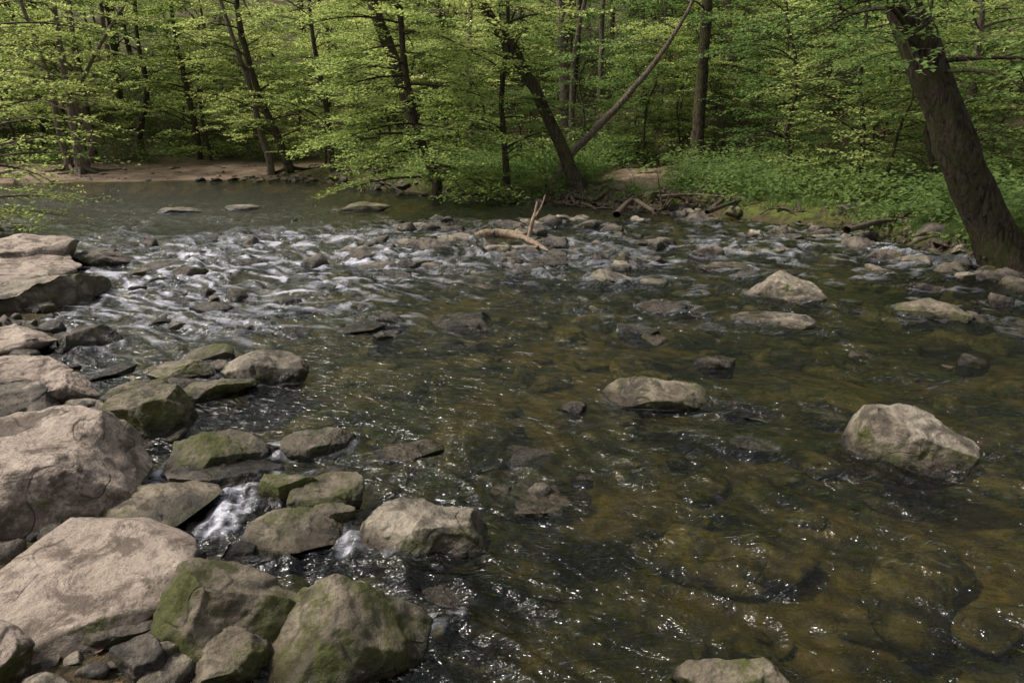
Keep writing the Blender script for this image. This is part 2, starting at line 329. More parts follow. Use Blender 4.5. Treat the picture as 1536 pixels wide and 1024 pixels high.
L=[
(B,-130,598,243,800,M_PINK,.10,1,.62,6,.75),
(S,-200,788,325,1000,M_PINK,.10,2,.35,7,.8),
(B,246,815,492,1010,M_MOSS,.02,3,.75,7,.8),
(B,388,850,664,1060,M_MOSS,.0,4,.7,8,.8),
(B,125,728,340,812,M_MOSS,.03,5,.6,5,.8),
(B,250,640,402,716,M_MOSS,.02,6,.6,8,.7),
(S,258,684,427,745,M_DARK,.0,7,.45,8,.6),
(B,366,762,532,840,M_MOSS,.0,8,.5,7,.7),
(B,538,748,737,850,M_TAN,.0,9,.5,6,.7),
(R,390,703,482,765,M_MOSS,.0,10,.6,8,.7),
(R,436,714,546,778,M_MOSS,.0,11,.6,6,.8),
(R,425,644,537,690,M_MOSS,.0,12,.6,8,.7),
(R,566,663,668,698,M_MOSS,.0,13,.6,9,.6),
(B,162,575,292,652,M_MOSS,.04,14,.6,6,.8),
(B,338,522,462,584,M_TAN,.0,15,.6,6,.7),
(R,278,557,386,602,M_MOSS,.02,16,.6,8,.7),
(R,222,538,322,578,M_MOSS,.04,17,.6,8,.7),
(R,280,514,352,548,M_MOSS,.0,18,.6,8,.7),
(R,150,568,262,604,M_MOSS,.06,19,.6,8,.7),
(R,300,538,350,566,M_TAN,.0,20,.6,8,.7),
(R,225,562,300,590,M_DARK,.03,80,.6,8,.7),
(R,262,580,312,606,M_DARK,.0,81,.6,8,.7),
(R,470,755,535,800,M_MOSS,.0,82,.6,8,.7),
(R,455,700,520,730,M_DARK,.0,83,.6,8,.7),
(R,395,665,430,690,M_DARK,.0,84,.6,8,.7),
(R,395,725,440,762,M_DARK,.0,85,.6,8,.7),
(R,335,812,385,850,M_DARK,.0,86,.6,8,.7),
(R,330,925,395,965,M_DARK,.0,87,.6,8,.7),
(R,100,940,200,1010,M_DARK,.02,88,.6,8,.7),
(R,180,960,270,1040,M_DARK,.02,89,.6,8,.7),
(B,50,552,142,604,M_PINK,.10,21,.7,7,.8),
(B,-60,573,100,625,M_DARK,.12,22,.6,7,.8),
(B,-90,524,102,590,M_PINK,.10,23,.6,6,.8),
(B,-90,486,77,535,M_PINK,.08,24,.6,7,.8),
(R,96,486,180,528,M_DARK,.0,25,.6,7,.7),
(R,136,547,204,574,M_DARK,.0,26,.6,7,.7),
(S,-150,450,166,487,M_TAN,.04,27,.4,7,1.0),
(S,-200,430,120,458,M_PINK,.08,28,.4,7,1.2),
(B,-150,350,114,420,M_PINK,.05,29,.62,8,.6),
(R,108,372,208,404,M_DARK,.0,30,.6,7,.8),
(R,252,398,314,424,M_DARK,.0,31,.8,9,.7),
(R,288,452,358,474,M_DARK,.0,32,.5,9,.7),
(R,335,388,402,405,M_DARK,.0,33,.5,9,.7),
(R,505,370,542,386,M_TAN,.0,34,.5,9,.7),
(R,538,391,598,406,M_TAN,.0,35,.5,9,.7),
(R,588,357,640,374,M_MOSS,.0,36,.5,9,.7),
(R,882,404,946,433,M_TAN,.0,37,.7,7,.7),
(R,950,417,1002,434,M_TAN,.0,38,.5,9,.7),
(B,1113,407,1232,458,M_TAN,.0,39,.8,7,.6),
(S,1098,467,1217,496,M_TAN,.0,40,.35,8,.7),
(B,1343,446,1449,486,M_MOSS,.0,41,.6,5,.7),
(S,1088,372,1188,391,M_TAN,.0,42,.35,8,.7),
(S,1050,395,1126,410,M_TAN,.0,43,.35,8,.7),
(B,903,569,1064,618,M_MOSS,.0,44,.42,6,.5),
(B,1261,599,1446,708,M_TAN,.0,45,.85,6,.6),
(R,1098,657,1162,688,M_DARK,.0,46,.6,8,.7),
(R,750,734,888,785,M_MOSS,-.03,47,.5,8,.9),
(B,1008,986,1185,1085,M_MOSS,.0,48,.6,5,.6),
(R,1188,606,1278,642,M_MOSS,-.03,49,.4,6,.9),
(R,1078,612,1165,640,M_DARK,-.02,50,.4,6,.9),
(R,958,450,1052,476,M_DARK,.0,51,.6,9,.7),
(R,748,384,792,405,M_DARK,.0,52,.6,8,.7),
(R,780,386,852,406,M_DARK,.0,53,.5,8,.7),
(R,478,424,522,438,M_DARK,.0,54,.6,8,.7),
(B,-90,945,58,1090,M_PINK,.05,55,.7,7,.8),
(B,298,948,412,1040,M_MOSS,.02,56,.7,9,.8),
(R,140,895,262,995,M_DARK,.0,57,.6,8,.8),
(R,590,880,712,940,M_DARK,-.03,58,.5,8,.8),
(R,742,680,832,706,M_DARK,-.01,59,.4,8,.8),
(R,1000,680,1056,708,M_DARK,-.01,60,.6,8,.8),
(R,640,474,742,500,M_DARK,-.01,61,.6,8,.8),
(R,672,427,740,442,M_TAN,-.01,62,.4,8,.8),
(R,1500,488,1570,510,M_DARK,.0,63,.5,8,.7),
(R,1148,340,1192,351,M_TAN,.0,64,.5,8,.7),
(R,1320,378,1362,392,M_DARK,.0,65,.5,8,.7),
(R,500,488,578,505,M_DARK,-.02,66,.4,8,.8),
(R,415,490,470,508,M_DARK,-.01,67,.5,8,.8),
(R,60,800,150,850,M_DARK,.05,68,.5,8,.8),
(S,500,303,585,318,M_MOSS,.0,69,.4,8,.5),
(S,240,315,300,321,M_TAN,.0,70,.4,8,.5),
(S,340,310,392,316,M_TAN,.0,71,.4,8,.5),
]
for (nm,x0,y0,x1,y1,mt,zb,sd,fl,nf,dr) in L:
    rock(nm,x0,y0,x1,y1,mt,zb,sd,fl,nf,dr)
# small stones, gathered meshes
def stone_bag(pts,sizes,mat,name,zoff=0,sub=3,flatz=.6,smooth=True):
    b=Bag()
    for k,(p,s) in enumerate(zip(pts,sizes)):
        rng=np.random.default_rng(5000+k)
        q,Fc=rock_geo(rng,(s*rng.uniform(.8,1.6),s*rng.uniform(.5,1.0),s*flatz*rng.uniform(.5,1.5)),sub,8,.7,.09,None,.4)
        a=rng.uniform(0,6.28); c,s_=cos(a),sin(a)
        q=np.stack([q[:,0]*c-q[:,1]*s_,q[:,0]*s_+q[:,1]*c,q[:,2]],1)+np.array([p[0],p[1],p[2]+zoff])
        b.add(q,Fc)
    return add_obj(name,b.mesh(name,mat,smooth))
def in_riffle(n,x0,x1,y0,y1,rng):
    out=[]
    while len(out)<n:
        G,t=ground(rng.uniform(x0,x1),rng.uniform(y0,y1))
        if pn2(np.array([G[0]*.8]),np.array([G[1]*.6]),33)[0]+rng.uniform(-.3,.4)<0: continue
        out.append((G[0],G[1]))
    return out
rg=np.random.default_rng(21)
pts=in_riffle(260,430,1510,332,425,rg)+in_riffle(120,540,1000,336,405,rg)+in_riffle(90,180,620,345,510,rg)+in_riffle(36,900,1536,430,560,rg)+in_riffle(8,430,900,600,760,rg)
rg.shuffle(pts)
xs=np.array(pts); ok=inside(xs[:,0],xs[:,1]); xs=xs[ok]
sz=(.09+.46*rg.uniform(0,1,len(xs))**2.2)*np.clip(xs[:,1]/11,.45,1.25)
half=int(len(xs)*.66)
stone_bag([(a,b,.0) for a,b in xs[:half]],sz[:half],M_DARK,"river_stones",0,4,.62)
stone_bag([(a,b,.0) for a,b in xs[half:]],sz[half:]*.85,M_TAN,"river_stones",.01,4,.55)
for a,b,s in zip(xs[:,0],xs[:,1],sz): ROCKS.append((a,b,s*.55,s*.4,0,.8 if b>7 else .2))
# bank stones
bp=[];bs=[]
C=resample(CH_R[3:14],400)
while len(bp)<380:
    i=rg.integers(0,400)
    if pn2(np.array([i*.035]),np.array([.5]),3)[0]+rg.uniform(-.3,.4)<0: continue
    p=C[i]+rg.normal(0,.42,2); s=.08+.55*rg.uniform(0,1)**2.5
    bp.append((p[0],p[1],max(H(p[0],p[1]),-.03)));bs.append(s)
stone_bag(bp[:190],bs[:190],M_DARK,"bank_stones",0,4,.6)
stone_bag(bp[190:310],bs[190:310],M_MOSS,"bank_stones",.0,4,.6)
stone_bag(bp[310:],bs[310:],M_TAN,"bank_stones",.0,4,.6)
bp=[];bs=[]
C=resample(CH_R[12:17],300)
for k in range(170):
    p=C[rg.integers(0,300)]+np.array([rg.normal(0,.5),rg.uniform(-.3,5)]); s=.06+.3*rg.uniform(0,1)**3
    bp.append((p[0],p[1],max(H(p[0],p[1]),-.03)));bs.append(s)
stone_bag(bp,bs,M_TAN,"beach_stones",0,3,.5)
bp=[];bs=[]
C=resample(CH_L[3:15],500)
for k in range(800):
    p=C[rg.integers(60,500)]; off=rg.normal(-.25,.45); p=p+np.array([off*1.2,off*.2]); 
    s=rg.uniform(.03,.15)*(1+.08*p[1]); bp.append((p[0],p[1],max(H(p[0],p[1]),-.05)));bs.append(s)
stone_bag(bp[:560],bs[:560],M_DARK,"shore_pebbles",0,3,.7)
stone_bag(bp[560:],bs[560:],M_TAN,"shore_pebbles",0,3,.7)
bp=[];bs=[]
for k in range(520):
    y=rg.uniform(1.5,12); x=rg.uniform(-6,8.5)
    bp.append((x,y)); bs.append(.08+.6*rg.uniform(0,1)**2)
xy=np.array(bp); ok=inside(xy[:,0],xy[:,1]); xy=xy[ok]; bs=np.array(bs)[ok]; hz=terr(xy[:,0],xy[:,1])[0]
M_BED=rock_mat("rock_riverbed",(.050,.044,.020),(.15,.12,.052),(.26,.20,.09),.55,-5)
stone_bag([(a,b,min(c+.02,-.06-.3*s)) for (a,b),c,s in zip(xy,hz,bs)],bs,M_BED,"riverbed_stones",0,3,.45)
# ------------------------------------------------------------------ water
def water_mesh():
    nc=1000
    yy=np.concatenate([np.linspace(-3,.2,20)[:-1],(np.geomspace(2.0,52,880)-1.8)])
    nr=len(yy)
    tt=np.linspace(-1.15,.95,nc)
    Yg,Tg=np.meshgrid(yy,tt,indexing='ij'); Xg=Tg*(Yg+3.2)
    x=Xg.ravel(); y=Yg.ravel()
    wx=.5*pn2(x*.5,y*.5,1)+.24*pn2(x*1.6,y*1.6,2); wy=.5*pn2(x*.5+5,y*.5,3)+.24*pn2(x*1.6+5,y*1.6,6)
    X=x+wx; Y=y+wy
    ca,sa=cos(radians(-28)),sin(radians(-28)); U=X*ca+Y*sa; V=-X*sa+Y*ca
    px=np.maximum(y,1.5)/740.
    def amp(lam): return sstep(.9,2.5,lam/(px*3))
    calm=.20+.80*sstep(25,16,y)
    riff=np.exp(-((y-12.5)/4.5)**2)
    run=np.exp(-((x-2.0)/2.4)**2)*sstep(6,3,y)
    zone=calm*(.68+1.1*riff+.6*run+.3*sstep(0,4,x)*sstep(11,7,y))*(.40+1.5*np.clip(fbm2(x*.55,y*.55,2,11)+.35,0,1))
    pool=np.exp(-((x+.5)/1.8)**2-((y-6.1)/1.5)**2); zone*=1-.65*pool
    r1=1-2*np.abs(pn2(U*1.1,V*2.2,21)); r2=1-2*np.abs(pn2(U*2.4,V*4.6,22)); 
    z=.038*r1*riff+.036*pn2(U*1.4,V*2.6,23)+.034*r2*amp(.2)+.0105*(1-2*np.abs(pn2(U*6,V*10,24)))*amp(.09)+.0040*pn2(U*14,V*20,25)*amp(.045)
    z*=zone*.95
    foam_sheen=np.zeros_like(x)
    for (cx,cy,rx,ry,yaw,fa) in ROCKS:
        m=(np.abs(x-cx)<rx*2.2+.3)&(np.abs(y-cy)<ry*2.2+.35)
        if not m.any(): continue
        c,s=cos(-yaw),sin(-yaw); dx=x[m]-cx; dy=y[m]-cy; a=(dx*c-dy*s)/rx; b=(dx*s+dy*c)/ry
        r=np.hypot(a,b); d=(r-.96)*min(rx,ry)
        k=np.exp(-(d/.05)**2)
        foam_sheen[m]=np.maximum(foam_sheen[m],.32*k*fa*(.25+.75*min(1,cy/10))); z[m]+=.010*k*fa+.006*fa*np.sin(d*50)*np.exp(-np.abs(d)*5)*(d>0)
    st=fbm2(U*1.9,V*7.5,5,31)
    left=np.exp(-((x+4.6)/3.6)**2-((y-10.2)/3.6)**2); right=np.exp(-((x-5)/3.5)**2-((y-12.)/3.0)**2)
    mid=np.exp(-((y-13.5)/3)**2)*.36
    foam_sheen+=np.clip(st+.12,0,1)*.95*(left*1.9+right*.6+mid)*np.clip(r1+.5,0,1)*np.clip(r2*.8+.4,0,1)  # riffle foam plus sky sheen painted on as pale colour, strongest at left
    for (px_,py_,r,a) in [(352,745,.09,1.1),(345,775,.10,1.3),(325,800,.09,1.2),(240,715,.07,1.1),(225,735,.06,.9),(412,672,.07,.9),(420,690,.05,.7),(530,815,.06,.9),(522,835,.06,.7),(650,945,.06,.45),(690,940,.08,.4),(600,838,.08,.3)]:
        G,_=ground(px_,py_); d2=((x-G[0])**2+(y-G[1])**2)/r**2
        k=np.exp(-d2); foam_sheen+=a*k*(.6+1.1*pn2(x*26,y*14,41)); z+=k*(.03+.03*pn2(x*16,y*12,42))
    i=np.arange(nr-1)[:,None]*nc+np.arange(nc-1)[None,:]
    faces=np.stack([i,i+1,i+nc+1,i+nc],-1).reshape(-1,4)
    m,nt=new_mat("river_water"); P,zz,nz=wpos(nt)
    mp=nt.nodes.new('ShaderNodeMapping'); mp.inputs['Rotation'].default_value=(0,0,radians(28)); mp.inputs['Scale'].default_value=(1,2.1,1); link(nt,P,mp.inputs[0])
    h=math_(nt,'ADD',noise(nt,mp.outputs[0],5.0,3,.5,1.4),math_(nt,'MULTIPLY',noise(nt,mp.outputs[0],16,2,.5,1.0),.24))
    b=nt.nodes.new('ShaderNodeBump'); b.inputs['Strength'].default_value=.85; b.inputs['Distance'].default_value=.068; link(nt,h,b.inputs['Height'])
    fr=nt.nodes.new('ShaderNodeFresnel'); fr.inputs['IOR'].default_value=1.40; link(nt,b.outputs[0],fr.inputs['Normal'])
    T=nt.nodes.new('ShaderNodeBsdfTransparent'); T.inputs[0].default_value=(.60,.60,.40,1)
    G=nt.nodes.new('ShaderNodeBsdfGlossy'); G.inputs['Roughness'].default_value=.12; G.inputs[0].default_value=(1,1,1,1); link(nt,b.outputs[0],G.inputs['Normal'])
    mx=nt.nodes.new('ShaderNodeMixShader'); link(nt,fr.outputs[0],mx.inputs[0]); link(nt,T.outputs[0],mx.inputs[1]); link(nt,G.outputs[0],mx.inputs[2])
    D=nt.nodes.new('ShaderNodeBsdfDiffuse'); D.inputs[0].default_value=(.66,.66,.74,1); link(nt,b.outputs[0],D.inputs['Normal'])  # diffuse lavender white, shared by foam and the painted sky reflection
    fn=noise(nt,mp.outputs[0],26,5,.75,.8); fz=ramp(nt,math_(nt,'MULTIPLY',attr(nt,"foam_sheen"),math_(nt,'ADD',fn,.05)),[(.08,0.),(.80,.85)])
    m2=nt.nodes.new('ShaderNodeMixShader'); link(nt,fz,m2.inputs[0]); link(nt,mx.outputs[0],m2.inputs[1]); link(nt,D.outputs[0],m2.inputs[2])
    o=nt.nodes.new('ShaderNodeOutputMaterial'); link(nt,m2.outputs[0],o.inputs[0])
    return make_mesh("river_water",np.stack([x,y,z],1),faces,m,True,{"foam_sheen":foam_sheen})
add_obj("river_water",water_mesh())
# ------------------------------------------------------------------ foliage
UP=np.array([0,0,1.0])
def leaf_quads(pos,d,nrm,size,rng):
    nrm=nrm/np.linalg.norm(nrm,axis=1)[:,None]; d=d-nrm*(d*nrm).sum(1)[:,None]; d/=np.linalg.norm(d,axis=1)[:,None]+1e-9
    s=np.cross(nrm,d); L_=(size*rng.uniform(.7,1.25,len(pos)))[:,None]
    a=pos; b=pos+d*L_*.45+s*L_*.30+nrm*L_*.06; c=pos+d*L_-nrm*L_*.05; e=pos+d*L_*.45-s*L_*.30+nrm*L_*.06
    V=np.stack([a,b,c,e],1).reshape(-1,3); Fq=np.arange(len(V)).reshape(-1,4)
    return V,Fq
def spray(rng,start,az,L_,rise,droop,ls,wood,leaves,step=.05,tint=0.):
    ax=np.array([cos(az),sin(az),0]); pr=np.array([-sin(az),cos(az),0])
    s=np.linspace(0,L_,5); P=start+ax*s[:,None]+UP*(rise*s-droop*s*s/L_)[:,None]
    V,Fq=tube(P,np.linspace(.008*L_+.003,.003,5),3); wood.add(V,Fq)
    nt_=max(4,int(L_/.11)); f=np.linspace(.12,1,nt_); ss=f*L_
    side=np.where(np.arange(nt_)%2,1,-1); tl=(.36*L_*(1-.7*f)+.10)*rng.uniform(.6,1.25,nt_)
    base=start+ax*ss[:,None]+UP*(rise*ss-droop*ss*ss/L_)[:,None]
    an=radians(52)*rng.uniform(.7,1.2,nt_)
    td=ax*np.cos(an)[:,None]+pr*(np.sin(an)*side)[:,None]+UP*rng.normal(.0,.12,nt_)[:,None]
    td[-1]=ax
    nl=max(2,int(tl.max()/step)); q=(np.arange(nl)+.5)*step
    mask=(q[None,:]<tl[:,None]).ravel()
    pos=(base[:,None,:]+td[:,None,:]*q[None,:,None]-UP*(.22*q**2)[None,:,None]).reshape(-1,3)[mask]
    dd=np.repeat(td,nl,0)[mask]; n=len(pos)
    if n==0: return
    sg=np.where(np.arange(n)%2,1,-1)*rng.uniform(.5,1.1,n)
    ld=dd*np.cos(sg)[:,None]+np.cross(UP,dd)*np.sin(sg)[:,None]+UP*rng.normal(-.18,.2,n)[:,None]
    nr=UP+rng.normal(0,.36,(n,3)); pos=pos+rng.normal(0,.012,(n,3))
    V,Fq=leaf_quads(pos,ld,nr,ls,rng)
    vv=np.clip(rng.normal(.45+tint,.22,n),0,1); leaves.add(V,Fq,np.repeat(vv,4))
def tree_geo(rng,path,rad,nprim,plen,f0,f1,slen,ls,azb=None,azs=3.14,sides=10,step=.05,rise=(.15,.7),nsp=6,rough=.25):
    wood=Bag(); leaves=Bag(); P=resample(path,26); R_=np.interp(np.linspace(0,1,26),np.linspace(0,1,len(rad)),rad)
    P[1:-1]+=rng.normal(0,.012,(24,3))*np.array([1,1,.2])
    V,Fq=tube(P,R_,sides,rough,int(rng.integers(99))); wood.add(V,Fq)
    for k in range(nprim):
        f=f0+(f1-f0)*(k+rng.uniform(0,1))/nprim; t=f*25; i=int(min(t,24)); p0=P[i]*(1-(t-i))+P[i+1]*(t-i)
        az=rng.uniform(-math.pi,math.pi) if azb is None else azb+rng.uniform(-azs,azs)
        L_=rng.uniform(*plen)*(1-.35*max(0,f-.5)*2); rs=rng.uniform(*rise); dr=rng.uniform(.15,.5)
        ax=np.array([cos(az),sin(az),0]); pr=np.array([-sin(az),cos(az),0]); cv=rng.normal(0,.25)
        s=np.linspace(0,1,8)
        B_=p0+ax*(s*L_)[:,None]+pr*(cv*s*s*L_)[:,None]+UP*((rs*s-dr*s*s)*L_)[:,None]
        V,Fq=tube(B_,np.linspace(min(R_[i]*.45,.012*L_+.008),.005,8),5); wood.add(V,Fq)
        tint=rng.normal(0,.20)
        for j in range(nsp):
            g=.28+.72*(j+rng.uniform(0,.9))/nsp; gi=g*7; ii=int(min(gi,6)); b0=B_[ii]*(1-(gi-ii))+B_[ii+1]*(gi-ii)
            a2=az+cv*g*1.5+rng.choice([-1,1])*rng.uniform(.25,1.1)*(1 if j<nsp-1 else .1)
            spray(rng,b0,a2,rng.uniform(*slen)*(1.15-.5*g),rng.uniform(-.05,.3),rng.uniform(.1,.4),ls,wood,leaves,step,tint)
    return wood,leaves
def plant_tree(name,wood,leaves,bark,leaf,loc=(0,0,0)):
    e=bpy.data.objects.new(name,None); sc.collection.objects.link(e); e.location=loc
    add_obj("trunk",wood.mesh("trunk",bark),e)
    if leaves.n: add_obj("foliage",leaves.mesh("foliage",leaf,False),e)
    return e
def hero(name,pxs,ws,Yd,bark,leaf,seed,nprim=20,plen=(1.2,2.6),f0=.35,f1=1,slen=(.7,1.5),ls=.085,azb=None,azs=3.14,sides=12,step=.055,rise=(.15,.7),nsp=5,dy=None,rough=.25,roots=0):
    rng=np.random.default_rng(seed); path=[];rad=[]
    for k,((a,b),w) in enumerate(zip(pxs,ws)):
        yd=Yd+(dy[k] if dy else 0); p,t=at_dist(a,b,yd); path.append(p); rad.append(w/2/F*t)
    b0=path[0].copy(); zg=H(b0[0],b0[1])
    if b0[2]>zg-.1: path.insert(0,np.array([b0[0],b0[1],zg-.25])); rad.insert(0,rad[0]*1.25)
    o=np.array([b0[0],b0[1],zg]); path=np.array(path)-o
    wood,leaves=tree_geo(rng,path,rad,nprim,plen,f0,f1,slen,ls,azb,azs,sides,step,rise,nsp,rough)
    for k in range(roots):
        az=rng.uniform(0,6.28); L_=rng.uniform(.5,1.5); s=np.linspace(0,1,12)
        rp=np.stack([np.cos(az+s*rng.normal(0,.8))*s*L_,np.sin(az+s*rng.normal(0,.6))*s*L_,np.zeros(12)],1)
        gz=terr(rp[:,0]+o[0],rp[:,1]+o[1])[0]-o[2]; rp[:,2]=np.maximum(gz,-.1-o[2])+.02+(1-s)**3*.28
        V,Fq=tube(rp,rad[1]*.42*(1-.8*s)+.01,8,.3,k); wood.add(V,Fq)
    return plant_tree(name,wood,leaves,bark,leaf,tuple(o))
hero("leaning_riverside_tree",[(1520,408),(1492,350),(1455,270),(1420,180),(1385,90),(1350,0),(1305,-130),(1280,-330),(1270,-600)],[84,60,56,53,51,47,41,32,18],10.3,M_BARK,M_LEAF2,11,24,(1.4,3.0),.5,1,(.8,1.5),.085,roots=11,sides=24,rough=.45)
hero("leaning_tree",[(868,290),(850,240),(828,188),(800,130),(765,75),(735,25),(690,-50),(640,-160),(600,-300)],[28,20,18,17,16,15,13,10,6],20.3,M_BARK,M_LEAF,12,22,(1.3,3.0),.45,1,(.8,1.6),.10,roots=6)
hero("slanting_dead_tree",[(828,286),(850,240),(885,202),(935,150),(985,90),(1012,50),(1045,-10),(1080,-80)],[15,12,11,10,8,6,5,3],21.2,M_BARK2,M_LEAF,13,5,(1.0,2.0),.6,1,(.5,.9),.09,nsp=2)
hero("overhanging_beech_tree",[(655,272),(640,235),(622,180),(608,110),(600,20),(590,-100),(585,-260)],[16,13,11,10,9,8,5],21.8,M_BARK,M_LEAF,14,50,(1.6,3.6),.14,1,(.8,1.7),.10,azb=-1.9,azs=1.9,rise=(-.02,.35),nsp=8)
hero("slender_tree",[(1045,258),(1047,200),(1052,120),(1058,40),(1062,-60),(1060,-250)],[26,19,17,16,15,12],23.5,M_BARK,M_LEAF2,15,14,(1.3,3.0),.55,1,(.8,1.5),.10,roots=4)
hero("slender_tree",[(640,240),(612,150),(590,90),(560,10),(540,-70),(520,-200)],[24,21,19,17,15,12],28,M_BARK,M_LEAF,16,14,(1.3,3.0),.5,1,(.8,1.6),.11)
hero("slender_tree",[(850,240),(847,150),(843,60),(840,-20),(836,-160)],[18,16,15,14,11],31,M_BARK2,M_LEAF2,17,10,(1.3,3.0),.6,1,(.8,1.6),.12)
hero("slender_tree",[(433,250),(420,215),(400,170),(378,110),(360,40),(350,-60)],[14,12,11,10,9,6],30.5,M_BARK,M_LEAF,18,24,(1.3,3.2),.35,1,(.8,1.6),.11,roots=3)
hero("slender_tree",[(405,246),(392,200),(378,140),(350,60),(320,-30)],[11,9,8,7,5],30.8,M_BARK2,M_LEAF,19,18,(1.3,2.6),.35,1,(.8,1.6),.11)
hero("slender_tree",[(122,252),(112,200),(103,140),(88,60),(75,-40)],[15,11,10,9,6],30.5,M_BARK2,M_LEAF,20,15,(1.3,3.2),.5,1,(.8,1.6),.11,roots=7)
hero("slender_tree",[(104,250),(88,195),(80,150),(60,80),(30,0)],[12,9,8,7,5],31,M_BARK2,M_LEAF,21,14,(1.3,3.0),.5,1,(.8,1.6),.11,roots=5)
hero("slender_tree",[(130,250),(140,205),(112,150),(150,70),(190,0)],[9,7,6,5,4],31,M_BARK2,M_LEAF,22,8,(1.3,2.0),.5,1,(.8,1.4),.11)
hero("slender_tree",[(1112,240),(1105,150),(1095,60),(1085,-40),(1080,-160)],[19,16,15,14,10],29,M_BARK2,M_LEAF2,23,10,(1.3,3.0),.6,1,(.8,1.6),.12)
hero("birch_tree",[(1442,262),(1452,170),(1466,80),(1475,-20),(1482,-160)],[13,11,10,9,7],17,M_BARK2,M_LEAF,24,22,(1.2,2.6),.35,1,(.7,1.4),.085)
hero("sapling_tree",[(1290,262),(1296,200),(1290,120),(1300,30),(1310,-90)],[8,7,6,5,4],17.5,M_BARK,M_LEAF,25,28,(1.0,2.3),.15,1,(.7,1.3),.085)
hero("sapling_tree",[(1400,265),(1390,200),(1400,140),(1395,60),(1400,-20)],[8,7,6,5,4],15.5,M_BARK,M_LEAF2,33,26,(.9,2.0),.1,1,(.7,1.3),.08)
hero("sapling_tree",[(1190,258),(1180,200),(1195,120),(1180,20),(1180,-90)],[8,7,6,5,4],19.5,M_BARK,M_LEAF2,26,22,(1.0,2.3),.25,1,(.7,1.3),.09)
hero("sapling_tree",[(762,278),(757,225),(752,150),(760,60),(765,-40)],[12,9,8,6,5],21,M_BARK,M_LEAF,27,18,(1.0,2.4),.3,1,(.7,1.3),.10)
hero("sapling_tree",[(-75,330),(-60,240),(-40,130),(-30,20),(-20,-120)],[16,13,12,10,8],14.5,M_BARK2,M_LEAF,29,34,(1.2,2.6),.15,1,(.7,1.3),.085,azb=.2,azs=1.4)
hero("sapling_tree",[(500,262),(495,220),(488,150),(470,60),(460,-60)],[12,9,8,6,5],29.5,M_BARK,M_LEAF,30,24,(1.2,2.8),.25,1,(.8,1.5),.11)
hero("sapling_tree",[(300,240),(295,200),(280,130),(262,50),(250,-60)],[12,9,8,6,5],36,M_BARK,M_LEAF,31,26,(1.4,3.2),.25,1,(.8,1.7),.13)
hero("sapling_tree",[(215,240),(210,200),(220,130),(205,50),(200,-60)],[12,9,8,6,5],37,M_BARK,M_LEAF,34,24,(1.4,3.2),.2,1,(.8,1.7),.13)
# --- distant forest, instanced variants
var=[]
for k in range(3):
    rng=np.random.default_rng(100+k); h=rng.uniform(11,13)
    path=np.array([(0,0,-.6),(rng.normal(0,.1),0,h*.3),(rng.normal(0,.4),rng.normal(0,.4),h*.65),(rng.normal(0,.8),rng.normal(0,.8),h)])
    w,l=tree_geo(rng,path,[.20,.15,.12,.04],20,(2.0,3.6),.36,1,(1.3,2.2),.17,step=.11,nsp=5,sides=8)
    var.append((w.mesh("canopy_trunk",[M_BARK,M_BARK2,M_BARK][k]),l.mesh("canopy_foliage",M_LEAF2,False)))
poles=[]
for k in range(4):
    rng=np.random.default_rng(150+k); h=rng.uniform(10,13); le=rng.normal(0,.6)
    path=np.array([(0,0,-.5),(le*.4,rng.normal(0,.2),h*.35),(le,rng.normal(0,.4),h*.7),(le*1.8,rng.normal(0,.8),h)])
    w,l=tree_geo(rng,path,[.13,.10,.08,.03],7,(1.2,2.4),.62,1,(1.0,1.6),.17,step=.13,nsp=3,sides=7)
    poles.append((w.mesh("pole_trunk",M_BARK if k%2 else M_BARK2),l.mesh("pole_foliage",M_LEAF2,False)))
low=[]
for k in range(4):
    rng=np.random.default_rng(200+k); h=rng.uniform(4.5,6.5)
    path=np.array([(0,0,-.4),(rng.normal(0,.2),rng.normal(0,.2),h*.4),(rng.normal(0,.5),rng.normal(0,.4),h*.75),(rng.normal(0,.7),rng.normal(0,.7),h)])
    w,l=tree_geo(rng,path,[.07,.05,.035,.01],24,(1.0,2.4),.12,1,(.9,1.6),.13,step=.085,nsp=5,sides=6,rise=(0,.5))
    low.append((w.mesh("understory_trunk",M_BARK),l.mesh("understory_foliage",M_LEAF if k%2 else M_LEAF2,False)))
forest=bpy.data.objects.new("distant_forest_trees",None); sc.collection.objects.link(forest)
rng=np.random.default_rng(77); placed=[]
def place(kind,n,x0,x1,y0,y1,mind,minsd,srange):
    c=0;tries=0
    while c<n and tries<n*40:
        tries+=1; x=rng.uniform(x0,x1); y=rng.uniform(y0,y1)
        if abs(x)>y*.9+5: continue
        xa=np.array([x]);ya=np.array([y])
        if inside(xa,ya)[0]: continue
        ms=minsd if not (x<-9 and 24<y<42) else max(minsd,5.5)
        if min(dchain(xa,ya,CH_R)[0],dchain(xa,ya,CH_L)[0])<ms: continue
        if any((x-a)**2+(y-b)**2<mind**2 for a,b in placed): continue
        if 2.0<x<6.0 and 19<y<24.5 : continue
        placed.append((x,y)); m=kind[rng.integers(len(kind))]; s=rng.uniform(*srange); r=rng.uniform(0,6.28); z=H(x,y)
        for me in m: add_obj(me.name,me,forest,(x,y,z),(0,0,r),(s,s,s))
        c+=1
place(var,38,-45,40,29,70,2.6,5,(.8,1.25))
place([low[1],low[3]],66,-42,0,28,54,1.5,2.2,(.7,1.3))
place([low[0],low[2],low[2],low[1]],60,-2,36,24,54,1.5,2.2,(.7,1.2))
place(poles,80,-40,36,26,50,.9,3,(.7,1.2))
place(low,12,-3,9,24.5,32,1.2,1.2,(.45,.75))
place(low,16,7.5,16,13,26,1.2,1.5,(.5,.9))
place(low,8,-24,-9,17,25,1.2,1.2,(.5,.9))
